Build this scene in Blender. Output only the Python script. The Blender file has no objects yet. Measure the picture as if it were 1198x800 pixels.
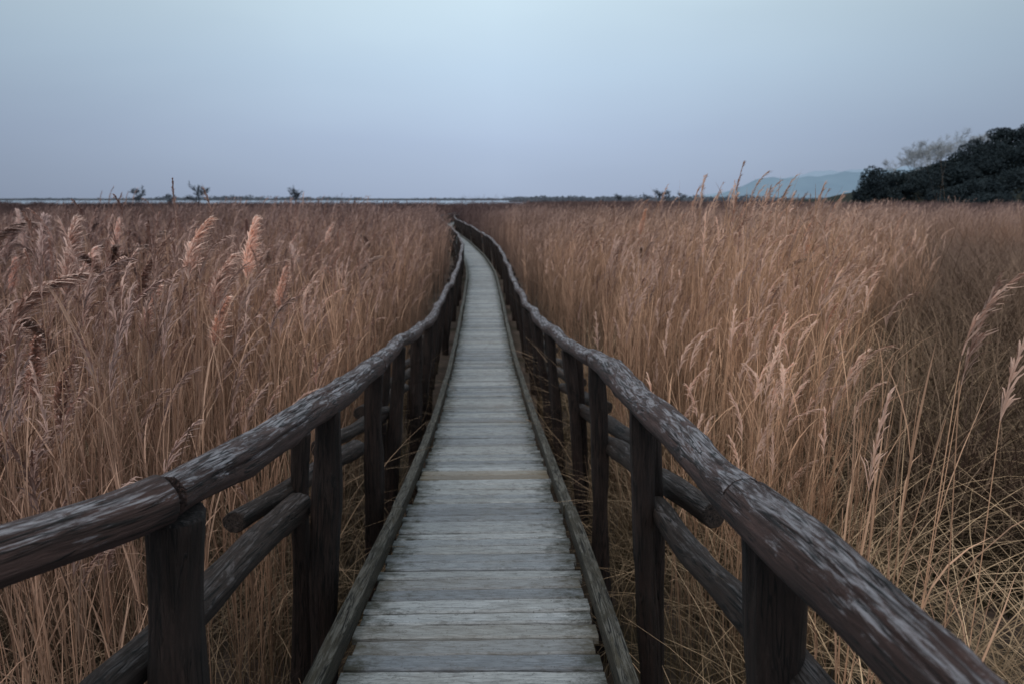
import bpy, math, random
import numpy as np
from mathutils import Vector

random.seed(7)
rng = np.random.default_rng(11)
scene = bpy.context.scene
col = scene.collection
EYE = 3.05

# ------------------------------------------------------------------ path tables
_S = np.arange(-4, 130, 0.05)
def smooth(tab, sig):
    xs = [a for a, b in tab]; ys = [b for a, b in tab]
    y = np.interp(_S, xs, ys)
    n = int(sig / 0.05 * 3); k = np.exp(-0.5 * (np.arange(-n, n + 1) * 0.05 / sig) ** 2); k /= k.sum()
    yp = np.pad(y, n, mode='edge')
    return np.convolve(yp, k, mode='valid')
CTAB = [(-4, -.12), (2, -.13), (3.5, -.15), (6, -.25), (10.7, -.46), (14, -.60), (20, -.86), (26, -1.16), (33, -1.80), (45, -3.3), (60, -5.5),
             (74, -6.9), (84, -6.4), (96, -4.6), (112, -1.2), (130, 3)]
CX = smooth(CTAB, 1.5)
CXR = smooth(CTAB, 3.0)
HD = smooth([(-4, 1.35), (0, 1.45), (1.5, 1.60), (2.1, 1.66), (3.1, 1.80), (4, 1.94), (6.2, 2.24), (8.5, 2.48), (10.7, 2.64), (15, 2.76), (25, 2.80), (130, 2.80)], 0.5)
HR = smooth([(-4, .55), (0, .60), (1.2, .665), (1.5, .69), (2.1, .76), (3.1, .88), (4, .985), (6.2, 1.24), (8.5, 1.47), (10.7, 1.65), (15, 1.78), (25, 1.82), (130, 1.82)], 0.4)
def cx(s): return float(np.interp(s, _S, CX))
def deck_z(s): return EYE - float(np.interp(s, _S, HD))
def rail_z(s): return EYE - float(np.interp(s, _S, HR))
def frame(s):
    dx = (float(np.interp(s + .3, _S, CXR)) - float(np.interp(s - .3, _S, CXR))) / .6
    l = math.hypot(dx, 1)
    return (dx / l, 1 / l), (1 / l, -dx / l)
def at(s, off):
    t, n = frame(s)
    return cx(s) + off * n[0], s + off * n[1]

# ------------------------------------------------------------------ materials
def new_mat(name):
    m = bpy.data.materials.new(name); m.use_nodes = True
    nt = m.node_tree
    for n in list(nt.nodes): nt.nodes.remove(n)
    return m, nt
class NT:
    def __init__(s, nt): s.nt = nt
    def n(s, t): return s.nt.nodes.new(t)
    def l(s, a, b): s.nt.links.new(a, b)
    def noise(s, vec, scale, detail=4, rough=.55, dist=0):
        nd = s.n('ShaderNodeTexNoise'); nd.inputs['Scale'].default_value = scale
        nd.inputs['Detail'].default_value = detail; nd.inputs['Roughness'].default_value = rough
        nd.inputs['Distortion'].default_value = dist
        s.l(vec, nd.inputs['Vector']); return nd.outputs['Fac']
    def mapping(s, vec, scale, loc=(0, 0, 0)):
        nd = s.n('ShaderNodeMapping'); nd.inputs['Scale'].default_value = scale; nd.inputs['Location'].default_value = loc
        s.l(vec, nd.inputs['Vector']); return nd.outputs['Vector']
    def ramp(s, fac, stops):
        nd = s.n('ShaderNodeValToRGB'); cr = nd.color_ramp
        f = lambda c: (c[0], c[1], c[2], 1) if hasattr(c, '__len__') else (c, c, c, 1)
        cr.elements[0].position = stops[0][0]; cr.elements[0].color = f(stops[0][1])
        cr.elements[1].position = stops[-1][0]; cr.elements[1].color = f(stops[-1][1])
        for p, c in stops[1:-1]:
            e = cr.elements.new(p); e.color = f(c)
        s.l(fac, nd.inputs['Fac']); return nd.outputs['Color']
    def mix(s, fac, a, b, mode='MIX'):
        nd = s.n('ShaderNodeMixRGB'); nd.blend_type = mode
        for k, v in (('Fac', fac), ('Color1', a), ('Color2', b)):
            if isinstance(v, (int, float)): nd.inputs[k].default_value = v if k == 'Fac' else (v, v, v, 1)
            elif isinstance(v, tuple): nd.inputs[k].default_value = (*v, 1)
            else: s.l(v, nd.inputs[k])
        return nd.outputs['Color']
    def math(s, op, a, b=0.0):
        nd = s.n('ShaderNodeMath'); nd.operation = op
        for i, v in enumerate((a, b)):
            if isinstance(v, (int, float)): nd.inputs[i].default_value = v
            else: s.l(v, nd.inputs[i])
        return nd.outputs[0]
    def maprange(s, v, a, b, c=0., d=1.):
        nd = s.n('ShaderNodeMapRange')
        for i, x in zip((1, 2, 3, 4), (a, b, c, d)): nd.inputs[i].default_value = x
        s.l(v, nd.inputs[0]); return nd.outputs[0]
    def sep(s, v):
        nd = s.n('ShaderNodeSeparateXYZ'); s.l(v, nd.inputs[0]); return nd.outputs
    def attr(s, name):
        nd = s.n('ShaderNodeAttribute'); nd.attribute_name = name; return nd
    def finish(s, color, rough=.85, bump=None, bstr=.5, bdist=.01, spec=.2):
        bs = s.n('ShaderNodeBsdfPrincipled')
        bs.inputs['Specular IOR Level'].default_value = spec
        if isinstance(rough, float): bs.inputs['Roughness'].default_value = rough
        else: s.l(rough, bs.inputs['Roughness'])
        if isinstance(color, tuple): bs.inputs['Base Color'].default_value = (*color, 1)
        else: s.l(color, bs.inputs['Base Color'])
        if bump is not None:
            b = s.n('ShaderNodeBump'); b.inputs['Strength'].default_value = bstr; b.inputs['Distance'].default_value = bdist
            s.l(bump, b.inputs['Height']); s.l(b.outputs[0], bs.inputs['Normal'])
        out = s.n('ShaderNodeOutputMaterial'); s.l(bs.outputs[0], out.inputs[0])
    def diffuse(s, color):
        bs = s.n('ShaderNodeBsdfDiffuse')
        if isinstance(color, tuple): bs.inputs[0].default_value = (*color, 1)
        else: s.l(color, bs.inputs[0])
        out = s.n('ShaderNodeOutputMaterial'); s.l(bs.outputs[0], out.inputs[0])

def log_material(name, dark, mid, pale, palecover, palemax=.7):
    m, nt = new_mat(name); T = NT(nt)
    v = T.attr('luv').outputs['Vector']
    streak = T.noise(T.mapping(v, (1, 1, .08)), 80, 6, .7, .6)
    streak2 = T.noise(T.mapping(v, (1, 1, .11)), 46, 7, .8, 1.4)
    patch = T.noise(T.mapping(v, (1, 1, .30)), 14, 4, .6, .8)
    big = T.noise(T.mapping(v, (1, 1, .6)), 3.5, 3, .6, .4)
    fine = T.noise(T.mapping(v, (1, 1, .06)), 260, 3, .6)
    base = T.ramp(streak, [(.34, dark), (.64, mid)])
    base = T.mix(T.maprange(big, .4, .65, 0, .45), base, dark)
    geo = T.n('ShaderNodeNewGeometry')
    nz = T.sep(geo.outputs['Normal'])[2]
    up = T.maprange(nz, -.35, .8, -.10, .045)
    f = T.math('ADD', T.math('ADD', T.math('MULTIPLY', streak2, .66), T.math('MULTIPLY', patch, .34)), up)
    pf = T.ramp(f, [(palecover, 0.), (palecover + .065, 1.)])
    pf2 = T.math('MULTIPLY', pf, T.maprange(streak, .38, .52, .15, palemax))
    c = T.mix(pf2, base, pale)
    crack = T.ramp(T.noise(T.mapping(v, (1, 1, .05)), 55, 2, .5, .8), [(.460, 1.), (.488, 0.), (.512, 0.), (.540, 1.)])
    cr2 = T.mix(T.maprange(patch, .40, .52, 0, 1), 1.0, crack)
    c = T.mix(.88, c, cr2, 'MULTIPLY')
    h = T.math('ADD', T.math('ADD', T.math('MULTIPLY', streak, 1.4), T.math('MULTIPLY', fine, .3)), T.math('ADD', T.math('MULTIPLY', cr2, .7), T.math('MULTIPLY', streak2, 1.8)))
    T.finish(c, .62, h, 1., .009, .4)
    return m
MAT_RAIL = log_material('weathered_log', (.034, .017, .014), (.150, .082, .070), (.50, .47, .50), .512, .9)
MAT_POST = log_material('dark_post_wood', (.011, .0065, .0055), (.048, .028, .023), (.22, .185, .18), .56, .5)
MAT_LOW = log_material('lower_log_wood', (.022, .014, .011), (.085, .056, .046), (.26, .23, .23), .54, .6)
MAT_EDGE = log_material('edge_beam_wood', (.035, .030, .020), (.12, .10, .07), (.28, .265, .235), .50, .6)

def deck_material():
    m, nt = new_mat('weathered_planks'); T = NT(nt)
    tc = T.n('ShaderNodeTexCoord').outputs['Object']
    a = T.attr('tint'); r, g, b = T.sep(a.outputs['Vector'])
    off = T.n('ShaderNodeCombineXYZ'); T.l(T.math('MULTIPLY', r, 37.), off.inputs[0]); T.l(T.math('MULTIPLY', r, 91.), off.inputs[2])
    va = T.n('ShaderNodeVectorMath'); T.l(tc, va.inputs[0]); T.l(off.outputs[0], va.inputs[1])
    v = va.outputs[0]
    grain = T.noise(T.mapping(v, (.09, 1, 1)), 130, 5, .7, .6)
    wide = T.noise(T.mapping(v, (.2, 1, 1)), 34, 5, .7, .8)
    blot = T.noise(tc, 3.2, 5, .6)
    blot2 = T.noise(T.mapping(v, (.6, 1, 1)), 18, 6, .8)
    speck = T.noise(tc, 90, 3, .7)
    base = T.ramp(grain, [(.3, (.195, .20, .208)), (.5, (.355, .362, .372)), (.7, (.50, .51, .52))])
    tone = T.ramp(r, [(0, (.58, .60, .64)), (.35, (.88, .90, .93)), (.7, (1.0, .985, .95)), (1, (1.25, 1.25, 1.25))])
    c = T.mix(1., base, tone, 'MULTIPLY')
    c = T.mix(T.maprange(wide, .53, .62, 0, .5), c, (.14, .13, .125))
    c = T.mix(T.maprange(blot, .52, .68, 0, .3), c, (.22, .21, .19))
    c = T.mix(T.maprange(blot2, .54, .66, 0, .55), c, (.12, .115, .108))
    c = T.mix(T.maprange(speck, .60, .68, 0, .6), c, (.06, .06, .055))
    e = T.math('ADD', g, T.math('MULTIPLY', T.math('SUBTRACT', blot2, .5), 1.2))
    c = T.mix(T.maprange(e, .70, 1.03, 0, .92), c, (.042, .040, .028))
    c = T.mix(T.math('MULTIPLY', b, .55), c, (.27, .205, .13))
    h = T.math('ADD', grain, T.math('MULTIPLY', wide, .8))
    T.finish(c, T.maprange(blot, .3, .7, .5, .8), h, .8, .004, .35)
    return m
MAT_DECK = deck_material()

def reed_material(name, stem, leaf, plume, zdark=1.75, far=True):
    m, nt = new_mat(name); T = NT(nt)
    a = T.attr('tint'); r, g, b = T.sep(a.outputs['Vector'])
    geo = T.n('ShaderNodeNewGeometry'); pos = geo.outputs['Position']
    oi = T.n('ShaderNodeObjectInfo').outputs['Random']
    c = T.mix(r, stem, leaf)
    c = T.mix(b, c, plume)
    rnd = T.math('ADD', T.math('MULTIPLY', g, .65), T.math('MULTIPLY', oi, .35))
    br = T.ramp(rnd, [(0, (.44, .42, .41)), (.45, (.86, .83, .81)), (.8, (1.20, 1.18, 1.15)), (1, (1.5, 1.49, 1.45))])
    c = T.mix(1., c, br, 'MULTIPLY')
    patch = T.noise(pos, .36, 4, .6)
    c = T.mix(1., c, T.ramp(patch, [(.34, (.68, .64, .67)), (.52, (1.0, .95, .93)), (.68, (1.27, 1.18, 1.11))]), 'MULTIPLY')
    x, y, z = T.sep(pos)
    c = T.mix(1., c, T.ramp(T.maprange(x, -5, 2.5, 0, 1), [(0, (.88, .81, .84)), (.5, (1.0, .92, .90)), (1, (1.16, 1.06, .97))]), 'MULTIPLY')
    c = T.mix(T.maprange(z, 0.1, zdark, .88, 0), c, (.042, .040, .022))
    if far:  # mauve tint growing with distance, haze mixed into the reed colour
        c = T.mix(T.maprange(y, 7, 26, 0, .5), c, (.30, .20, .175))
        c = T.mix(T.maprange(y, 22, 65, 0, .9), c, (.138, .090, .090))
    T.diffuse(c)
    return m
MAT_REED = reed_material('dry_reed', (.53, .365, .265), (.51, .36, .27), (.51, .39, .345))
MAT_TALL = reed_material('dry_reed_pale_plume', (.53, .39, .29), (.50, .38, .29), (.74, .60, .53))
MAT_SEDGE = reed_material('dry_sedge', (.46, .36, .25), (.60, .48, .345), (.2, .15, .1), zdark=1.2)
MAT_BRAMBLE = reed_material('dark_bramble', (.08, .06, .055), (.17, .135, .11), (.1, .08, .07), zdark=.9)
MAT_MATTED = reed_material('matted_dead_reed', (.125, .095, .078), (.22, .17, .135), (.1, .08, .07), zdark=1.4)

def simple_noise_mat(name, c1, c2, scale, bump=.0, rough=.9):
    m, nt = new_mat(name); T = NT(nt)
    pos = T.n('ShaderNodeNewGeometry').outputs['Position']
    n1 = T.noise(pos, scale, 6, .65)
    c = T.ramp(n1, [(.35, c1), (.65, c2)])
    T.finish(c, rough, n1 if bump else None, bump, .05, .1)
    return m
MAT_GROUND = simple_noise_mat('marsh_ground', (.04, .034, .022), (.14, .10, .085), .9, .6)
MAT_WOODLEAF = simple_noise_mat('evergreen_foliage', (.024, .034, .041), (.042, .055, .060), .35, 0, .8)  # leaf colour lightened and blued to include distance haze
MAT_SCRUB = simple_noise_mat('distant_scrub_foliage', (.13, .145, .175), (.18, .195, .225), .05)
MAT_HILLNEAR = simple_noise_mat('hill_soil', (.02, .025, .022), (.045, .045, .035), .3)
MAT_HILLFAR = simple_noise_mat('hazy_hill', (.22, .30, .385), (.25, .335, .42), .006)  # aerial haze painted into the hill as a pale bluish base colour
MAT_HILLFAR2 = simple_noise_mat('hazier_hill', (.32, .405, .51), (.35, .435, .54), .004)  # thicker aerial haze painted into the farther hill's base colour
MAT_TWIG = simple_noise_mat('pale_bare_twigs', (.33, .34, .365), (.43, .435, .45), .5)
MAT_TWIGD = simple_noise_mat('dark_bare_twigs', (.07, .08, .10), (.11, .12, .14), .5)
m, nt = new_mat('lake_water'); T = NT(nt)
pos = T.n('ShaderNodeNewGeometry').outputs['Position']
T.finish((.10, .13, .15), .15, T.noise(T.mapping(pos, (.2, 1, 1)), 1.2, 3), .08, .05, .5); MAT_WATER = m

# ------------------------------------------------------------------ mesh helpers
class MB:
    def __init__(s): s.v = []; s.f = []; s.c = []
    def ribbon(s, pts, w, side, c):
        n = len(pts); b = len(s.v)
        for i, p in enumerate(pts):
            ww = w[i] * .5
            s.v.append((p[0] - side[0] * ww, p[1] - side[1] * ww, p[2] - side[2] * ww))
            s.v.append((p[0] + side[0] * ww, p[1] + side[1] * ww, p[2] + side[2] * ww))
            s.c.append(c); s.c.append(c)
        for i in range(n - 1):
            s.f.append((b + 2 * i, b + 2 * i + 1, b + 2 * i + 3, b + 2 * i + 2))
    def tube(s, pts, rad, n, c):
        b = len(s.v)
        for i, p in enumerate(pts):
            q0 = np.array(pts[max(i - 1, 0)]); q1 = np.array(pts[min(i + 1, len(pts) - 1)])
            t = q1 - q0; t = t / (np.linalg.norm(t) + 1e-9)
            u = np.cross(t, (0.31, .9, .2)) if abs(t[1]) < .8 else np.cross(t, (1, 0, .1))
            u /= np.linalg.norm(u); w = np.cross(t, u)
            for k in range(n):
                a = 2 * math.pi * k / n
                q = np.array(p) + rad[i] * (math.cos(a) * u + math.sin(a) * w)
                s.v.append(tuple(q)); s.c.append(c)
        for i in range(len(pts) - 1):
            for k in range(n):
                k2 = (k + 1) % n
                s.f.append((b + i * n + k, b + i * n + k2, b + (i + 1) * n + k2, b + (i + 1) * n + k))
    def mesh(s, name, mat, smooth=False):
        me = bpy.data.meshes.new(name); me.from_pydata(s.v, [], s.f); me.update()
        at_ = me.attributes.new('tint', 'FLOAT_VECTOR', 'POINT')
        at_.data.foreach_set('vector', np.array(s.c, dtype=np.float32).ravel())
        me.materials.append(mat)
        if smooth: me.polygons.foreach_set('use_smooth', [True] * len(me.polygons))
        return me
def link(o, parent=None):
    col.objects.link(o)
    if parent is not None: o.parent = parent
    return o
def obj(name, me, parent=None): return link(bpy.data.objects.new(name, me), parent)
def tag(o, label=None, category=None, kind=None, group=None):
    if label: o['label'] = label
    if category: o['category'] = category
    if kind: o['kind'] = kind
    if group: o['group'] = group

def log_mesh(name, pts, r, mat, nseg=16, seed=0, square=None, cracks=(), bump=.02, taper=0., step=None, knots=0, wav=1., endr=.90):
    R = random.Random(seed)
    P = np.array(pts, float)
    L = np.concatenate([[0], np.cumsum(np.linalg.norm(np.diff(P, axis=0), axis=1))])
    tot = L[-1]; step = step or .12
    n = max(3, int(tot / step) + 1)
    t = np.linspace(0, tot, n)
    t = np.concatenate([[0, .006], t[1:-1], [tot - .006, tot]]) if tot > .1 else t
    C = np.stack([np.interp(t, L, P[:, k]) for k in range(3)], 1)
    n = len(t)
    ph = [R.random() * 6.28 for _ in range(12)]
    if not square:
        fade = np.clip(np.minimum(t, tot - t) / .25, 0, 1)
        C[:, 0] += fade * .004 * wav * np.sin(t * 3.7 + ph[9]); C[:, 2 if abs(P[-1][2] - P[0][2]) < 1 else 1] += fade * .005 * wav * np.sin(t * 4.9 + ph[10])
    kn = [(R.random() * 6.28, R.uniform(.14, .88) * tot, R.uniform(.5, 1.)) for _ in range(knots)]
    verts = []; uv = []; A = np.linspace(0, 2 * math.pi, nseg, endpoint=False)
    if square: A = A + math.pi / 4
    for i in range(n):
        q = C[min(i + 2, n - 1)] - C[max(i - 2, 0)]; q /= np.linalg.norm(q)
        upv = np.array((0, 1., 0)) if abs(q[2]) > .8 else np.array((0, 0, 1.))
        B = np.cross(q, upv); B /= np.linalg.norm(B); N = np.cross(B, q)
        s = t[i]
        rr = r * (1 - taper * s / tot) * (1 + wav * (.05 * math.sin(s * 2.3 + ph[0]) + .035 * math.sin(s * 5.9 + ph[1]) + .02 * math.sin(s * 13 + ph[7])))
        if i in (0, n - 1): rr *= endr
        prof = np.ones(nseg)
        prof = prof + bump * (np.cos(2 * A + ph[2] + s * 1.3) + .7 * np.cos(3 * A + ph[3] - s * 2.1) + .6 * np.cos(5 * A + ph[4] + s * 3.3) + .4 * np.cos(9 * A + ph[5] + s * 1.1) + .3 * np.cos(14 * A + ph[8] + s * 1.7))
        for (ka, ks, kw) in kn:
            da = (A - ka + math.pi) % (2 * math.pi) - math.pi
            g2 = (da / .45) ** 2 + ((s - ks) / (r * .6)) ** 2
            prof += kw * (.17 * np.exp(-g2) - .15 * np.exp(-g2 * 9))
        for (a0, s0, s1, dep) in cracks:
            if s0 < s < s1:
                f = min(1, (s - s0) / .08, (s1 - s) / .08)
                da = (A - (a0 + .10 * math.sin(s * 4 + ph[6]) + .05 * math.sin(s * 13)) + math.pi) % (2 * math.pi) - math.pi
                prof -= dep * f * np.exp(-(da / .06) ** 2)
        if square:
            w, h = square
            e = 16
            sup = (np.abs(np.cos(A)) ** e + np.abs(np.sin(A)) ** e) ** (-1 / e)
            X = sup * np.cos(A) * w / 2 * (prof); Z = sup * np.sin(A) * h / 2 * (prof)
            if i in (0, n - 1): X = X * .95; Z = Z * .95
        else:
            X = rr * prof * np.cos(A); Z = rr * prof * np.sin(A)
        for k in range(nseg):
            verts.append(tuple(C[i] + B * X[k] + N * Z[k])); uv.append((X[k] + seed * .37, Z[k], s + seed * 3.1))
    faces = []
    for i in range(n - 1):
        for k in range(nseg):
            k2 = (k + 1) % nseg
            faces.append((i * nseg + k, i * nseg + k2, (i + 1) * nseg + k2, (i + 1) * nseg + k))
    b = len(verts); verts.append(tuple(C[0])); uv.append((seed * .37, 0, seed * 3.1)); verts.append(tuple(C[-1])); uv.append((seed * .37, 0, tot + seed * 3.1))
    ns = len(faces)
    for k in range(nseg):
        k2 = (k + 1) % nseg
        faces.append((b, k2, k)); faces.append((b + 1, (n - 1) * nseg + k, (n - 1) * nseg + k2))
    me = bpy.data.meshes.new(name); me.from_pydata(verts, [], faces); me.update()
    a = me.attributes.new('luv', 'FLOAT_VECTOR', 'POINT'); a.data.foreach_set('vector', np.array(uv, dtype=np.float32).ravel())
    me.materials.append(mat)
    sm = [not square] * ns + [False] * (len(faces) - ns); me.polygons.foreach_set('use_smooth', sm)
    return me

# ------------------------------------------------------------------ ground
def grid_mesh(name, xs, ys, zf, mat):
    v = [(x, y, zf(x, y)) for y in ys for x in xs]; nx = len(xs)
    f = [(j * nx + i, j * nx + i + 1, (j + 1) * nx + i + 1, (j + 1) * nx + i) for j in range(len(ys) - 1) for i in range(nx - 1)]
    me = bpy.data.meshes.new(name); me.from_pydata(v, [], f); me.update(); me.materials.append(mat)
    me.polygons.foreach_set('use_smooth', [True] * len(f)); return me
def axis(near, far, n):
    a = np.linspace(0, near, n); b = np.geomspace(near * 1.2, far, 14)
    p = np.concatenate([a, b]); return sorted(set([-float(q) for q in p] + [float(q) for q in p]))
ax = axis(24, 5000, 60)
g = obj('ground', grid_mesh('ground', ax, ax, lambda x, y: .05 * math.sin(x * 1.7 + y) * math.sin(y * 1.3) + .03 * math.sin(x * 4.1) * math.sin(y * 3.7), MAT_GROUND))
tag(g, 'brown muddy marsh ground covered in dead reed litter', 'ground', 'structure')
lw = obj('lake', grid_mesh('lake', [-1400, -700, -300, -60, 10], [205, 400, 700, 1500], lambda x, y: .22, MAT_WATER))
tag(lw, 'thin pale strip of still lake water beyond the reeds', 'lake', 'structure')

# ------------------------------------------------------------------ boardwalk
bw = bpy.data.objects.new('boardwalk', None); bw.location = (0, 0, 0); link(bw)
tag(bw, 'long narrow grey plank boardwalk winding through dry reeds', 'boardwalk', 'structure')
mb = MB(); s = -1.6; k = 0
while s < 122:
    w = rng.uniform(.094, .126)
    sc = s + w / 2
    t, n = frame(sc); cxx, zz = cx(sc), deck_z(sc)
    slope = (deck_z(sc + .1) - deck_z(sc - .1)) / .2
    hw = .480 + rng.uniform(-.016, .016); jit = rng.uniform(-.005, .005); rot = rng.uniform(-.009, .009)
    nx = 13 if sc < 25 else 3
    tr = rng.random(); st = 1. if (4.72 < sc < 4.98) else (.3 if rng.random() < .08 else 0.)
    far = sc > 40
    b0 = len(mb.v); q1, q2 = rng.uniform(0, 6, 2); cup = rng.uniform(-.003, .001)
    for i in range(nx):
        u = -1 + 2 * i / (nx - 1)
        e1 = .0085 + .0028 * math.sin(u * 9 + q1) + .0014 * math.sin(u * 23 + q2); e2 = .0085 + .0028 * math.sin(u * 8 + q2) + .0014 * math.sin(u * 21 + q1)
        prof = [(-w / 2 + e1, -.035), (-w / 2 + e1, -.009), (-w / 2 + .006 + e1, 0), (0, cup), (w / 2 - .006 - e2, 0), (w / 2 - e2, -.009), (w / 2 - e2, -.035)]
        if far: prof = [prof[0], prof[2], prof[4], prof[6]]
        np_ = len(prof)
        for (py, pz) in prof:
            o = u * hw; yy = py + rot * u
            mb.v.append((cxx + n[0] * o + t[0] * yy, sc + n[1] * o + t[1] * yy, zz + pz + jit + yy * slope))
            mb.c.append((tr, abs(u), st))
    for i in range(nx - 1):
        for j in range(np_):
            j2 = (j + 1) % np_
            mb.f.append((b0 + i * np_ + j, b0 + i * np_ + j2, b0 + (i + 1) * np_ + j2, b0 + (i + 1) * np_ + j))
    mb.f.append(tuple(b0 + j for j in range(np_))[::-1]); mb.f.append(tuple(b0 + (nx - 1) * np_ + j for j in range(np_)))
    s += w + .001; k += 1
deck = obj('deck', mb.mesh('deck', MAT_DECK), bw)

def path_pts(s0, s1, off, zf, st=.15):
    out = []
    for q in np.arange(s0, s1 + 1e-6, (s1 - s0) / max(2, int((s1 - s0) / st))):
        x, y = at(q, off(q) if callable(off) else off); out.append((x, y, zf(q)))
    return out
sd = 100
for sg in (-1, 1):
    s0 = -1.5; j = 0
    while s0 < 120:
        Ls = 2.7; sd += 1
        j1, j2 = random.uniform(-.008, .008), random.uniform(-.008, .008)
        pts = path_pts(s0, s0 + Ls - .006, lambda q: sg * (.530 + j1 + (j2 - j1) * (q - s0) / Ls), lambda q: deck_z(q) + .03)
        near = s0 < 8
        obj('edge_beam', log_mesh('edge_beam', pts, .05, MAT_EDGE, 32 if near else 16 if s0 < 30 else 8, sd, square=(.065, .085), bump=.009, step=.05 if near else .3), bw)
        if near or s0 < 40:
            pts = path_pts(s0, s0 + Ls - .006, sg * .40, lambda q: deck_z(q) - .115)
            obj('joist', log_mesh('joist', pts, .06, MAT_EDGE, 12, sd + 500, square=(.08, .15), bump=.01, step=.3), bw)
        s0 += Ls; j += 1

# ------------------------------------------------------------------ railings
def railing(sg, label):
    global sd
    root = bpy.data.objects.new('wooden_railing', None); link(root)
    x0, y0 = at(1.45, sg * .68); root.location = (x0, y0, 0)
    bpy.context.view_layer.update(); inv = root.matrix_world.inverted()
    def child(name, me):
        o = bpy.data.objects.new(name, me); col.objects.link(o); o.parent = root; o.matrix_parent_inverse = inv; return o
    R = random.Random(5 + sg)
    post_s = [1.45 + 1.3 * i for i in range(88)]
    nodes = [0.] + [R.uniform(-.035, .035) for _ in range(100)]
    zn = [0.] + [R.uniform(-.03, .03) for _ in range(100)]
    if sg > 0: nodes[0] = .010
    def off(q):
        i = max(0, (q - 1.5) / 1.3)
        return sg * (.68 + np.interp(i, range(101), nodes))
    def zr(q):
        i = max(0, (q - 1.5) / 1.3)
        a = 1.5 + 1.3 * math.floor((q - 1.5) / 1.3 + 1e-6); f = (q - a) / 1.3
        return rail_z(a) * (1 - f) + rail_z(a + 1.3) * f + np.interp(i, range(101), zn) + .012 * math.sin(q * 2.1 + sg)
    jx, jy = at(1.5, off(1.5)); jz = zr(1.5)
    if sg < 0:
        P = [(-1.95, -.25, 2.40), (-1.62, .35, 2.375), (-1.28, .83, 2.357), (-1.03, 1.20, 2.355), (jx - .05, jy - .09, jz - .003), (jx, jy - .003, jz)]
        seedx = 3
    else:
        P = [(.69, -1.2, 2.49), (.65, -.4, 2.465), (.615, .35, 2.425), (.595, .81, 2.398), (.582, 1.08, 2.380), (jx, jy - .004, jz)]
        seedx = 8
    P = np.array(P); tt = np.linspace(0, len(P) - 1, 60)
    Pn = np.stack([np.interp(tt, range(len(P)), P[:, k]) for k in range(3)], 1)
    ker = np.ones(9) / 9
    Ps = np.stack([np.convolve(np.pad(Pn[:, k], 4, mode='edge'), ker, 'valid') for k in range(3)], 1)
    Ps[0] = P[0]; Ps = np.concatenate([Ps[:-4], P[-1:]])
    cr = [(1.35, .2, 3.5, .30), (2.2, 1.6, 2.5, .16), (.9, 1.9, 2.6, .16)] if sg > 0 else [(.5, .3, 1.0, .08), (2.0, 1.2, 2.2, .18), (1.3, .9, 1.7, .16)]
    child('handrail', log_mesh('handrail', Ps, .060, MAT_RAIL, 84, seedx, cracks=cr, bump=.030, step=.02, knots=9, endr=.98, wav=1.3))
    s0 = 1.5; j = 0
    while s0 < 114:
        Ls = 2.6; sd += 1
        near = s0 < 9
        s1 = s0 + Ls
        pts = path_pts(s0, s1 + (-.004), off, zr, .1 if s0 < 20 else .4)
        rr = (.060 if j == 0 else R.uniform(.051, .060))
        child('handrail', log_mesh('handrail', pts, rr, MAT_RAIL, 64 if s0 < 4 else 36 if near else 12 if s0 < 40 else 8, sd, taper=R.uniform(-.08, .08),
              cracks=[(R.uniform(.3, 2.8), R.uniform(.2, 1), R.uniform(1.4, 2.4), .18), (R.uniform(.3, 2.8), .1, 1.2, .14)] if near else (), bump=.030, step=.025 if near else .2 if s0 < 40 else .6, knots=9 if near else 0, endr=.98, wav=1.2))
        s0 = s1; j += 1
    extra = [(-1.62, .38)] if sg < 0 else [(.64, .1)]
    for (x, y) in extra:
        child('post', log_mesh('post', [(x, y, -.2), (x, y, 2.33)], .066, MAT_POST, 20, 77, step=.1))
    for i, q in enumerate(post_s):
        sd += 1
        x, y = at(q, off(q)); z = zr(q)
        if i == 0 and sg > 0: x = .60; y = 1.44; z = 2.35
        if i == 0 and sg < 0: x = -.81; y = 1.53; z = 2.345
        if i == 1 and sg < 0: x += .015; y += .10
        near = q < 9
        r = .064 if i == 0 else R.uniform(.046, .063)
        lx, ly = sg * .14 + R.uniform(-.07, .07), R.uniform(-.06, .06)
        if i == 0: lx, ly = sg * .23, 0
        if i == 1: lx = sg * .16
        me = log_mesh('post', [(x + lx, y + ly, -.2), (x, y, z - .035)], r, MAT_POST, 48 if near else 12 if q < 40 else 8, sd, step=.03 if near else .3 if q < 40 else 1.2,
                      cracks=[(R.uniform(-2.5, -.6), .5, 2.1, .16)] if near else (), bump=.045, knots=8 if near else 0, wav=2.)
        child('post', me)
        if i % 2 == 1 and q < 60:
            dq, of = (.34, .86) if sg < 0 else (.16, .79)
            x, y = at(q + dq, sg * of)
            me = log_mesh('support_post', [(x + sg * .12, y, -.2), (x - sg * .02, y, zr(q) - .06 - (.16 if sg < 0 else .0))], .045, MAT_POST, 36 if near else 8, sd + 900, step=.04 if near else .4, bump=.035, knots=4 if near else 0, wav=1.6)
            child('support_post', me)
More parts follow.
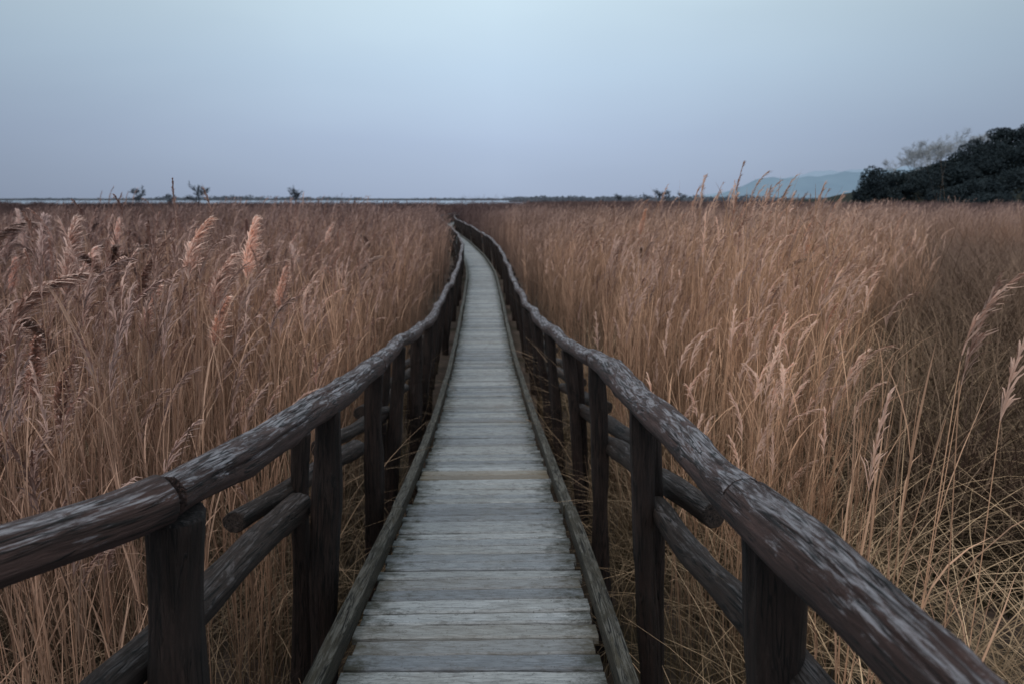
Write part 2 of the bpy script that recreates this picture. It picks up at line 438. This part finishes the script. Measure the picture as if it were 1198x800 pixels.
    for i, q in enumerate(post_s[:-1]):
        if q > 90: break
        sd += 1; near = q < 9
        o0 = .97 if i else .83; o1 = .81
        z0 = deck_z(q) + .50 + R.uniform(-.02, .02); z1 = deck_z(q + 1.3) + .38 + R.uniform(-.02, .02)
        p0 = at(q - .20, sg * o0); p1 = at(q + 1.44, sg * o1)
        child('lower_rail', log_mesh('lower_rail', [(*p0, z0), ((p0[0] + p1[0]) / 2 + R.uniform(-.015, .015), (p0[1] + p1[1]) / 2, (z0 + z1) / 2 + .008), (*p1, z1)],
              R.uniform(.046, .055), MAT_LOW, 36 if near else 10 if q < 40 else 6, sd, step=.03 if near else .4 if q < 40 else 1.5, cracks=[(R.uniform(.5, 2.5), .3, 1.2, .14)] if near else (), bump=.045, knots=6 if near else 0, wav=1.6))
    tag(root, label, 'railing', group='log railings along the boardwalk')
railing(-1, 'rustic round log railing curving outward at its near end')
railing(1, 'rustic round log railing with a long crack in its handrail')

# ------------------------------------------------------------------ reeds
def curve_pts(base, h, lean, az, bend, n):
    out = []
    for i in range(n + 1):
        u = i / n
        r = lean * h * u + bend * h * u ** 2.4
        out.append((base[0] + math.cos(az) * r, base[1] + math.sin(az) * r, base[2] + h * u * (1 - .10 * bend * u)))
    return out
WIND = 0.15
def plume(mb, p, az, R, size, n, wd, droop=1., fluff=1.):
    dr = R.uniform(.15, .9) * droop
    pts = []; x, y, z = p
    L = .27 * size; ang = math.pi / 2 - R.uniform(0, .2)
    for i in range(7):
        pts.append((x, y, z)); st = L / 6
        x += math.cos(ang) * math.cos(az) * st; y += math.cos(ang) * math.sin(az) * st; z += math.sin(ang) * st
        ang -= dr * .26
    g = R.uniform(.3, 1)
    mb.ribbon(pts, [.004] * 7, (math.sin(az), -math.cos(az), 0), (0, g, 1))
    for k in range(n):
        u = R.random() ** .8 * 5.9; i = int(u); f = u - i
        q = [pts[i][a] * (1 - f) + pts[i + 1][a] * f for a in range(3)]
        d = [pts[i + 1][a] - pts[i][a] for a in range(3)]; dl = math.sqrt(sum(a * a for a in d)); d = [a / dl for a in d]
        a2 = R.uniform(0, 6.28); sp = fluff * R.uniform(.1, .42) * (1 - .45 * u / 6)
        dv = [d[0] + sp * math.cos(a2) + .2 * math.cos(az), d[1] + sp * math.sin(a2) + .2 * math.sin(az), d[2] + sp * R.uniform(-.5, .3)]
        l = R.uniform(.05, .11) * size * (1 - .5 * u / 6)
        p1 = [q[a] + dv[a] * l * .55 for a in range(3)]; p2 = [q[a] + dv[a] * l for a in range(3)]; p2[2] -= l * .3
        a3 = R.uniform(0, 6.28)
        mb.ribbon([q, p1, p2], [wd * .6, wd, wd * .3], (math.cos(a3), math.sin(a3), R.uniform(-.4, .4)), (0, min(1, max(0, g + R.uniform(-.25, .3))), 1))
def leaf(mb, p, az, L, w, R, stiff, c, n=5, up=(1.15, 1.5), cr=(.03, .30)):
    pts = []; x, y, z = p; ang = R.uniform(*up)
    curl = R.uniform(*cr) * (1.5 - stiff); twist = R.uniform(-.15, .15)
    for i in range(n + 1):
        pts.append((x, y, z)); st = L / n
        x += math.cos(ang) * math.cos(az) * st; y += math.cos(ang) * math.sin(az) * st; z += math.sin(ang) * st
        ang -= curl; az += twist
    ws = [w * (.5 + 1.2 * u - 1.65 * u * u) for u in [i / n for i in range(n + 1)]]
    mb.ribbon(pts, [max(.0008, a) for a in ws], (math.sin(az) * .9, -math.cos(az) * .9, R.uniform(-.4, .4)), c)
def reed_clump(seed, nst, rad, hmin, hmax, sr, lw, pn, pwd, leaves, pl_prob, psize=1., segs=6, lean=.03, droop=1., fluff=1.):
    R = random.Random(seed); mb = MB()
    for _ in range(nst):
        a = R.uniform(0, 6.28); r = rad * math.sqrt(R.random())
        h = R.uniform(hmin, hmax)
        az = R.gauss(WIND, 1.0)
        if R.random() < .2: az = R.uniform(0, 6.28)
        ln = min(.09, abs(R.gauss(.01, lean))); bd = min(.08, abs(R.gauss(.02, .045)))
        p = curve_pts((r * math.cos(a), r * math.sin(a), -.02), h, ln, az, bd, segs)
        g = R.random()
        mb.tube(p, [sr * (1 - .6 * i / segs) for i in range(segs + 1)], 3, (0, g, 0))
        for k in range(leaves):
            u = R.uniform(.15, .95) * segs; i = min(segs - 1, int(u)); f = u - i
            q = [p[i][b] * (1 - f) + p[i + 1][b] * f for b in range(3)]
            leaf(mb, q, R.gauss(az, 1.0), R.uniform(.25, .55), lw * R.uniform(.5, 1.2), R, R.random(), (1, min(1, max(0, g + R.uniform(-.4, .4))), 0), 4)
        if R.random() < pl_prob: plume(mb, p[-1], R.gauss(WIND, .7), R, psize * R.uniform(.7, 1.15), pn, pwd, droop, fluff)
    return mb
def sedge_clump(seed, nb, hmin, hmax, w, mx=.25, rad=.22, tang=0.):
    R = random.Random(seed); mb = MB()
    for _ in range(nb):
        a = R.uniform(0, 6.28); r = rad * math.sqrt(R.random()); az = R.uniform(0, 6.28) if R.random() < .5 else R.gauss(WIND, .7)
        L = R.uniform(hmin, hmax); ang = R.uniform(1.15 - tang, 1.52); cu = R.uniform(.03, mx); tw = R.uniform(-.08, .08) * (1 + 3 * tang)
        x, y, z = r * math.cos(a), r * math.sin(a), 0.; pts = []; n = 10
        for i in range(n + 1):
            pts.append((x, y, max(z, .02))); st = L / n
            x += math.cos(ang) * math.cos(az) * st; y += math.cos(ang) * math.sin(az) * st; z += math.sin(ang) * st
            ang -= cu * (.3 + 1.3 * i / n); az += tw + R.gauss(0, .3 * tang)
        ww = w * R.uniform(.6, 1.3)
        mb.ribbon(pts, [ww * max(.12, 1 - (i / n) ** 2) for i in range(n + 1)], (math.sin(az), -math.cos(az), R.uniform(-.3, .3)), (1, R.random(), 0))
    return mb
def variants(prefix, meshes):
    c = bpy.data.collections.new(prefix)
    for i, me in enumerate(meshes):
        c.objects.link(bpy.data.objects.new('%s_%02d' % (prefix, i), me))
    return c
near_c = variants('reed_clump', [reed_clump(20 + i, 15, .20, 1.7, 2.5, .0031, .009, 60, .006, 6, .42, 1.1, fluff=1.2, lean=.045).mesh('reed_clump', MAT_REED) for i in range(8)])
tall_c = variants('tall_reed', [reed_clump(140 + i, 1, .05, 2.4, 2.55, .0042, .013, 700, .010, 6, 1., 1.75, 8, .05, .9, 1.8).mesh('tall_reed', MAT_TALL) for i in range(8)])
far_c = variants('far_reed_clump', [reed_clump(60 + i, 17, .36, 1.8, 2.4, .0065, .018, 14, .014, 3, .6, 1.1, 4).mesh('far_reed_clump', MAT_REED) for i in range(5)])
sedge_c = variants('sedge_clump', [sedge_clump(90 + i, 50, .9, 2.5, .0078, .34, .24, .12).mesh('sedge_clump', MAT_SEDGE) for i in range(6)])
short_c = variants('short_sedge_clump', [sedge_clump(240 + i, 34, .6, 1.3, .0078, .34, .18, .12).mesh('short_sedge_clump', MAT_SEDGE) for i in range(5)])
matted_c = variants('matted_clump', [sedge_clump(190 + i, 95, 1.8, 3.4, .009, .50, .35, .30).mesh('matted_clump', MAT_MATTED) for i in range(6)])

def scatter(name, pts, rots, scl, idx, coll):
    me = bpy.data.meshes.new(name); me.from_pydata([tuple(p) for p in pts], [], []); me.update()
    a = me.attributes.new('rot', 'FLOAT_VECTOR', 'POINT'); a.data.foreach_set('vector', np.array(rots, dtype=np.float32).ravel())
    a = me.attributes.new('scl', 'FLOAT_VECTOR', 'POINT'); a.data.foreach_set('vector', np.array(scl, dtype=np.float32).ravel())
    a = me.attributes.new('idx', 'INT', 'POINT'); a.data.foreach_set('value', np.array(idx, dtype=np.int32))
    o = obj(name, me)
    ng = bpy.data.node_groups.new(name, 'GeometryNodeTree')
    ng.interface.new_socket('Geometry', in_out='INPUT', socket_type='NodeSocketGeometry')
    ng.interface.new_socket('Geometry', in_out='OUTPUT', socket_type='NodeSocketGeometry')
    N = ng.nodes; gi = N.new('NodeGroupInput'); go = N.new('NodeGroupOutput')
    iop = N.new('GeometryNodeInstanceOnPoints'); ci = N.new('GeometryNodeCollectionInfo')
    ci.inputs['Collection'].default_value = coll; ci.inputs['Separate Children'].default_value = True
    def na(nm, ty):
        q = N.new('GeometryNodeInputNamedAttribute'); q.data_type = ty; q.inputs['Name'].default_value = nm; return q.outputs[0]
    e2r = N.new('FunctionNodeEulerToRotation')
    L = ng.links.new
    L(gi.outputs[0], iop.inputs['Points']); L(ci.outputs[0], iop.inputs['Instance']); iop.inputs['Pick Instance'].default_value = True
    L(na('idx', 'INT'), iop.inputs['Instance Index'])
    L(na('rot', 'FLOAT_VECTOR'), e2r.inputs[0]); L(e2r.outputs[0], iop.inputs['Rotation']); L(na('scl', 'FLOAT_VECTOR'), iop.inputs['Scale'])
    L(iop.outputs[0], go.inputs[0])
    md = o.modifiers.new('scatter', 'NODES'); md.node_group = ng
    return o

def blocked(x, y, margin):
    c = np.interp(y, _S, CX)
    b = np.abs(x - c) < margin
    b |= (y < 1.7) & (x > -1.75) & (x < 1.10)
    b |= (y < 1.3) & (x > -2.0 + .25 * y) & (x < 0)
    b &= ~(y > 122)
    return b
def points(y0, y1, dens, margin):
    xm = .82 * y1 + 4
    n = int(dens * (y1 - y0) * 2 * xm)
    x = rng.uniform(-xm, xm, n); y = rng.uniform(y0, y1, n)
    ok = (np.abs(x) < .80 * np.maximum(y, 0) + 3) & ~blocked(x, y, margin)
    return x[ok], y[ok]
def lowzone(x, y): return ((x > 1.5) & (y < 9) & (x > .45 * y + .25)) | ((y >= 4) & (y < 24) & (x > .57 * y + .3 * np.sin(y * 1.7)))
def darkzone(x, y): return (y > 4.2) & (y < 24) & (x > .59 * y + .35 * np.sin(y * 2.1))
def build(name, bands, coll, nvar, label, cat, zs=(.9, 1.15), hfun=None, mask=None, rot=.7, extra=()):
    P = []; Rr = []; S = []; I = []
    for (y0, y1, dens, margin, sc) in bands:
        x, y = points(y0, y1, dens, margin)
        if mask is not None:
            k = mask(x, y); x = x[k]; y = y[k]
        for a, b in zip(x, y):
            P.append((a, b, 0)); h = rng.uniform(*zs)
            if hfun: h *= hfun(a, b)
            Rr.append((rng.normal(0, .02), rng.normal(0, .02), rng.normal(0, rot)))
            S.append((sc, sc, h)); I.append(rng.integers(0, nvar))
    for (a, b, h, rz) in extra:
        P.append((a, b, 0)); Rr.append((0, 0, rz)); S.append((1.1, 1.1, h)); I.append(len(P) % nvar)
    o = scatter(name, P, Rr, S, I, coll); tag(o, label, cat, 'stuff'); print(name, len(P)); return o
def hfun(x, y):
    h = 1. + .08 * math.sin(x * .35 + 1) * math.sin(y * .21) + .08 * math.sin(x * 1.3 + y * .9)
    c = float(np.interp(y, _S, CX)); d = abs(x - c)
    if d < 1.8 and y > 3: h *= .93
    if y > 35: h *= .92
    if y > 110: h *= .85 if x > 10 else .72
    return h
build('reed_bed', [(-1, 8, 7.2, 1.20, 1.), (8, 16, 5., 1.25, 1.1)], near_c, 8, 'dense dry tan reeds with feathery plumes beside the boardwalk', 'reeds', (.84, 1.12), hfun,
      lambda x, y: ~lowzone(x, y))
build('reed_bed', [(16, 45, 3., 1.45, 1.1), (45, 110, .9, 1.7, 1.6), (110, 202, .24, 2.2, 2.4), (202, 270, .18, 2.2, 2.6)], far_c, 5, 'wide field of dry brown reeds reaching the horizon', 'reeds', (.88, 1.08), hfun,
      lambda x, y: ~lowzone(x, y) & ((y < 202) | (x > 5)))
heroes = [(-3.15, 4.35, 1.0, .1), (-2.95, 4.2, .96, .6), (-2.05, 4.0, 1.03, -.1), (-2.5, 4.4, .92, .5), (-2.05, 4.3, .88, 0), (-1.95, 4.5, .90, .4), (-3.9, 5.0, 1.02, .2),
          (-3.6, 5.6, .98, -.3), (-2.8, 5.2, .94, .2), (-2.35, 5.6, .95, .3), (-4.4, 5.7, 1.0, 0), (-2.2, 3.1, .80, .4), (-2.45, 3.3, .87, -.4), (-3.2, 5.3, .9, .9), (-2.7, 3.6, .94, .3), (-2.95, 3.9, .90, -.2)]
build('tall_reeds', [(3.8, 14, .8, 1.7, 1.)], tall_c, 8, 'tall reeds with large pale fluffy drooping seed plumes', 'reeds', (.78, .96), None,
      lambda x, y: ((x < -1.9) | (rng.random(len(x)) < .3)) & ~lowzone(x, y) & ~((x > 0) & (y < 6)), .8, heroes)
build('sedge', [(-1, 11, 3.6, 1.25, 1.)], sedge_c, 6, 'tangled arching dry grass blades between the reeds', 'grass', (.5, .92),
      lambda x, y: 1.0 if x > 0 else .85, lambda x, y: ((x > 0) | (rng.random(len(x)) < .75)) & (~darkzone(x, y) | (rng.random(len(x)) < .25)), 3.)
build('sedge', [(1, 10, 7.0, .86, .9)], short_c, 5, 'short dry bent blades growing around the railing posts', 'grass', (.6, 1.05), None,
      lambda x, y: (np.abs(x - np.interp(y, _S, CX)) < 1.6), 3.)
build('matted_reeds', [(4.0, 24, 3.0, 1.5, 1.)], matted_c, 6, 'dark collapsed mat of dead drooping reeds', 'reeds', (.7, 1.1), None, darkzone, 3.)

# ------------------------------------------------------------------ bramble bushes
def bramble(seed, x, y, h, label, sx=1., rr=.005):
    R = random.Random(seed); mb = MB()
    for _ in range(420):
        a = R.uniform(0, 6.28); r = .5 * math.sqrt(R.random()); az = R.uniform(0, 6.28); L = R.uniform(.7, 1.5) * h; ang = R.uniform(.9, 1.55); cu = R.uniform(.05, .32)
        px, py, pz = r * math.cos(a), r * math.sin(a), 0.; pts = []
        for i in range(11):
            pts.append((px, py, max(.02, pz))); st = L / 10
            px += math.cos(ang) * math.cos(az) * st; py += math.cos(ang) * math.sin(az) * st; pz += math.sin(ang) * st
            ang -= cu * (.3 + 1.1 * i / 10); az += R.uniform(-.15, .15)
        g = R.random()
        mb.tube(pts, [rr * (1 - .07 * i) for i in range(11)], 3, (0, g, 0))
        for k in range(7):
            i = R.randint(3, 9)
            leaf(mb, pts[i], R.uniform(0, 6.28), R.uniform(.06, .16) * sx, .012 * sx, R, .5, (1, R.random(), 0), 3)
    o = obj('bramble_bush', mb.mesh('bramble_bush', MAT_BRAMBLE)); o.location = (x, y, 0); o.scale = (sx, 1, 1)
    tag(o, label, 'bush', group='dark bramble bushes in the reeds')
bramble(3, 3.75, 5.0, 1.45, 'low dark tangled bramble bush in dry grass')
bramble(4, -2.9, 72, 2.5, 'low dark thicket beside the bend of the boardwalk', 1.6, .012)
bramble(5, -.6, 76, 2.5, 'low dark thicket beside the bend of the boardwalk', 1.6, .012)
bramble(6, -4.2, 78, 2.6, 'low dark thicket beside the bend of the boardwalk', 1.4, .012)

# ------------------------------------------------------------------ distant hills
def ridge(name, y, depth, prof, mat, label, n=90):
    xs = np.linspace(prof[0][0], prof[-1][0], n); R = random.Random(n)
    ph = [R.random() * 6 for _ in range(6)]
    hs = np.interp(xs, [a for a, b in prof], [b for a, b in prof])
    for _ in range(3): hs = np.convolve(np.pad(hs, 2, mode='edge'), np.array([1, 2, 3, 2, 1]) / 9, 'valid')
    hs = hs * (1 + .03 * np.sin(xs / (xs[-1] - xs[0]) * 60 + ph[0]) + .02 * np.sin(xs / (xs[-1] - xs[0]) * 140 + ph[1]))
    rows = [(0, -1), (.35, .5), (.7, .85), (1, 1.), (1.4, .8), (2, -1)]
    v = []
    for (f, hh) in rows:
        for x, h in zip(xs, hs): v.append((x, y + depth * f, (h * hh) if hh > 0 else -3))
    f = [(j * n + i, j * n + i + 1, (j + 1) * n + i + 1, (j + 1) * n + i) for j in range(len(rows) - 1) for i in range(n - 1)]
    me = bpy.data.meshes.new(name); me.from_pydata(v, [], f); me.update(); me.materials.append(mat)
    me.polygons.foreach_set('use_smooth', [True] * len(f))
    o = obj(name, me); tag(o, label, 'hill', 'structure')
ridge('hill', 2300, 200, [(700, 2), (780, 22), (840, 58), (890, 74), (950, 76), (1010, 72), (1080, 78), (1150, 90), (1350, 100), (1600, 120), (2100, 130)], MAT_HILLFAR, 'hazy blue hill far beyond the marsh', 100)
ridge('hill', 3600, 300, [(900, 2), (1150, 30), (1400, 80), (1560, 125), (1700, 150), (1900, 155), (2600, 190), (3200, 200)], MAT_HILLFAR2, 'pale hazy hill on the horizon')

WT = [(86, 4), (90, 7), (93, 9.6), (96, 7.2), (99, 5.2), (102, 6.2), (105, 8.8), (110, 11.2), (117, 12.4), (122, 14.6), (128, 18), (135, 20.8), (150, 24), (180, 27), (230, 30)]
def wood_top(x): return float(np.interp(x, [a for a, b in WT], [b for a, b in WT]))
xs = np.linspace(84, 240, 60); ys = np.linspace(165, 260, 20)
o = obj('hill', grid_mesh('hill', list(xs), list(ys), lambda x, y: max(-.5, (wood_top(x) - 6) * math.sin(math.pi * min(1, max(0, (y - 165) / 95))) ** .7), MAT_HILLNEAR))
tag(o, 'low dark hill covered by evergreen wood', 'hill', 'structure')
mb = MB(); R = random.Random(3)
def crown(cxr, cyr, czr, rx, rz, n, ls):
    lob = [(R.uniform(-.45, .45) * rx, R.uniform(-.45, .45) * rx, R.uniform(-.25, .35) * rz, R.uniform(.55, .72)) for _ in range(6)]
    for _ in range(n):
        l = R.choice(lob)
        a = R.uniform(0, 6.28); ct = R.uniform(-1, 1); stt = math.sqrt(1 - ct * ct); rr = R.uniform(.82, 1.05) * l[3]
        p = (cxr + l[0] + rx * rr * stt * math.cos(a), cyr + l[1] + rx * rr * stt * math.sin(a), czr + l[2] + rz * rr * ct)
        u = Vector((R.gauss(0, 1), R.gauss(0, 1), R.gauss(0, 1))).normalized(); w = u.cross(Vector((R.gauss(0, 1), R.gauss(0, 1), R.gauss(0, 1)))).normalized()
        s_ = ls * R.uniform(.6, 1.3); b = len(mb.v)
        for q in ((-1, -.5), (1, -.5), (.6, .6), (-.5, .8)):
            mb.v.append((p[0] + (u[0] * q[0] + w[0] * q[1]) * s_, p[1] + (u[1] * q[0] + w[1] * q[1]) * s_, p[2] + (u[2] * q[0] + w[2] * q[1]) * s_)); mb.c.append((0, 0, 0))
        mb.f.append((b, b + 1, b + 2, b + 3))
crown(91.5, 178, 6.9, 3.8, 4.2, 2400, .22)
crown(91.5, 179, 3.6, 4.2, 3.4, 1100, .3)
crown(98.0, 180, 3.2, 3.4, 2.4, 1100, .25)
x = 104.
while x < 200:
    top = wood_top(x)
    for row, (yy, fr) in enumerate(((168, .35), (176, .6), (186, .9), (198, 1.0))):
        rx = R.uniform(2.8, 4.1) if x > 107 else 2.2; rz = rx * R.uniform(.65, .85)
        tz = top * fr * R.uniform(.95, 1.04) * (1 + (yy - 180) / 900)
        cz = max(1.6, tz - rz)
        crown(x + R.uniform(-1.2, 1.2), yy + R.uniform(-3, 3), cz, rx, rz, 900, .20)
        if cz - rz > 2: crown(x + R.uniform(-1.2, 1.2), yy, cz - rz, rx * 1.1, rz, 260, .35)
    x += R.uniform(2.2, 3.2)
o = obj('evergreen_wood', mb.mesh('evergreen_wood', MAT_WOODLEAF)); tag(o, 'dark dense evergreen wood covering a low hill', 'wood', 'stuff')

# distant scrub line
mb = MB(); R = random.Random(9)
for (yy, xa, xb, hh, cnt) in ((520, 5, 330, 4.6, 120), (900, -760, 500, 6.0, 420)):
    for _ in range(cnt):
        xx = R.uniform(xa, xb); h = hh * R.uniform(.45, 1.0) * (.85 + .3 * math.sin(xx * .013) + .15 * math.sin(xx * .05))
        rx = R.uniform(3, 14)
        for _ in range(60):
            a = R.uniform(0, 6.28); rr = math.sqrt(R.random())
            p = (xx + rx * rr * math.cos(a), yy + rx * rr * math.sin(a), h * R.uniform(0, 1) * (1 - .5 * rr * rr)); b = len(mb.v)
            s_ = R.uniform(.4, .9)
            for q in ((-1, -.6), (1, -.5), (.7, .6), (-.6, .7)):
                mb.v.append((p[0] + q[0] * s_, p[1] + R.uniform(-.3, .3), p[2] + q[1] * s_)); mb.c.append((0, 0, 0))
            mb.f.append((b, b + 1, b + 2, b + 3))
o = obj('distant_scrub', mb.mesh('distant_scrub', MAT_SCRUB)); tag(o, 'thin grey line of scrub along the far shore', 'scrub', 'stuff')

# bare trees
def bare_tree(seed, h, spread, trunk_r, depth, twig, mat):
    R = random.Random(seed); tr = MB(); cr = MB()
    def grow(p, d, L, r, lev):
        pts = [tuple(p)]; q = Vector(p); d = Vector(d); n = 4
        for i in range(n):
            d = (d + Vector((R.gauss(0, .12), R.gauss(0, .12), R.gauss(.04, .08)))).normalized(); q = q + d * (L / n); pts.append(tuple(q))
        (tr if lev == 0 else cr).tube(pts, [r * (1 - .5 * i / n) for i in range(n + 1)], 5 if lev == 0 else 3, (0, R.random(), 0))
        if lev >= depth: return
        nb = R.randint(4, 6) if lev else 8
        for k in range(nb):
            u = R.uniform(.35 if lev else .3, 1.0) * n; i = min(n - 1, int(u)); f = u - i
            b = Vector(pts[i]).lerp(Vector(pts[i + 1]), f)
            side = Vector((R.gauss(0, 1), R.gauss(0, 1), R.gauss(0, .3))).normalized()
            grow(b, (d * .8 + side * spread).normalized(), L * R.uniform(.45, .7), max(twig, r * .5), lev + 1)
    grow((0, 0, 0), (0, 0, 1), h * .5, trunk_r, 0)
    return tr.mesh('trunk', mat), cr.mesh('crown', mat)
def place_tree(meshes, x, y, z, s, rz, label, group):
    e = bpy.data.objects.new('bare_tree', None); e.location = (x, y, z); e.rotation_euler = (0, 0, rz); e.scale = (s, s, s); link(e)
    t = obj('trunk', meshes[0], e); c = obj('crown', meshes[1], e)
    tag(e, label, 'tree', group=group)
TM = [bare_tree(300 + i, 10, .9, .10, 4, .020, MAT_TWIG) for i in range(3)]
for i, (x, y, z, s) in enumerate(((125, 215, 10, 1.05), (129, 217, 11.5, 1.1), (133, 218, 12, 1.1), (138, 220, 13, 1.15), (142, 218, 13.5, 1.1), (147, 219, 15, 1.05), (121, 214, 8.5, 1.), (151, 220, 15.5, 1.), (131, 222, 11, 1.1), (136, 223, 12, 1.1), (117, 213, 7, .95), (127, 222, 10, 1.1))):
    place_tree(TM[i % 3], x, y, z, s * 1.05, i * 1.3, 'pale bare tree rising behind the dark wood', 'bare trees behind the wood')
TS = [bare_tree(330 + i, 9, .75, .24, 3, .10, MAT_TWIGD) for i in range(3)]
for i, (px, yb, s) in enumerate(((170, 201, .85), (239, 201, .95), (350, 202, .78), (207, 201, .62), (752, 300, .66), (766, 300, .85), (778, 300, .9), (792, 300, .75), (720, 300, .62))):
    place_tree(TS[i % 3], (px - 599) / 799 * yb, yb, 0, s, i * 2.1, 'small bare tree standing on the marsh horizon', 'small trees on the horizon')

# ------------------------------------------------------------------ world
w = bpy.data.worlds.new('World'); scene.world = w; w.use_nodes = True
nt = w.node_tree
for n in list(nt.nodes): nt.nodes.remove(n)
T = NT(nt)
SUN_EL, SUN_ROT = math.radians(48), math.radians(200)
sky = T.n('ShaderNodeTexSky'); sky.sky_type = 'NISHITA'; sky.sun_disc = False; sky.sun_elevation = SUN_EL; sky.sun_rotation = SUN_ROT
b1 = T.n('ShaderNodeBackground'); T.l(sky.outputs[0], b1.inputs[0]); b1.inputs[1].default_value = .06
tc = T.n('ShaderNodeTexCoord').outputs['Generated']
x, y, z = T.sep(tc)
gr = T.ramp(z, [(0, (.34, .415, .56)), (.08, (.40, .495, .66)), (.17, (.485, .62, .77)), (.28, (.60, .755, .85)), (.5, (.58, .70, .78)), (1, (.58, .68, .74))])
ang = T.math('ABSOLUTE', T.math('ADD', x, .02))
lat = T.ramp(ang, [(0, 1.10), (.25, 1.0), (.6, .72), (1, .74)])
gr = T.mix(1., gr, lat, 'MULTIPLY')
cl = T.noise(T.mapping(tc, (1, 1, 4)), 1.6, 3, .5, .3)
gr = T.mix(1., gr, T.ramp(cl, [(.3, (.95, .95, .96)), (.7, (1.05, 1.045, 1.035))]), 'MULTIPLY')
b2 = T.n('ShaderNodeBackground'); T.l(gr, b2.inputs[0]); b2.inputs[1].default_value = 1.
ms = T.n('ShaderNodeMixShader'); ms.inputs[0].default_value = .95
T.l(b1.outputs[0], ms.inputs[1]); T.l(b2.outputs[0], ms.inputs[2])
out = T.n('ShaderNodeOutputWorld'); T.l(ms.outputs[0], out.inputs[0])

sl = bpy.data.lights.new('sun', 'SUN'); sl.energy = 1.0; sl.angle = math.radians(22); sl.color = (1, .94, .88)
so = bpy.data.objects.new('sun', sl); link(so)
dvec = Vector((math.sin(SUN_ROT) * math.cos(SUN_EL), math.cos(SUN_ROT) * math.cos(SUN_EL), math.sin(SUN_EL)))
so.rotation_euler = dvec.to_track_quat('Z', 'Y').to_euler()

# ------------------------------------------------------------------ camera
cd = bpy.data.cameras.new('camera'); cd.lens = 24; cd.sensor_width = 36; cd.clip_end = 12000; cd.clip_start = .05
cd.dof.use_dof = True; cd.dof.focus_distance = 2.4; cd.dof.aperture_fstop = 3.5
co = bpy.data.objects.new('camera', cd); link(co); co.location = (0, 0, EYE); co.rotation_euler = (math.radians(90 - 11.87), 0, 0)
scene.camera = co
scene.view_settings.view_transform = 'Standard'; scene.view_settings.look = 'None'; scene.view_settings.exposure = 0
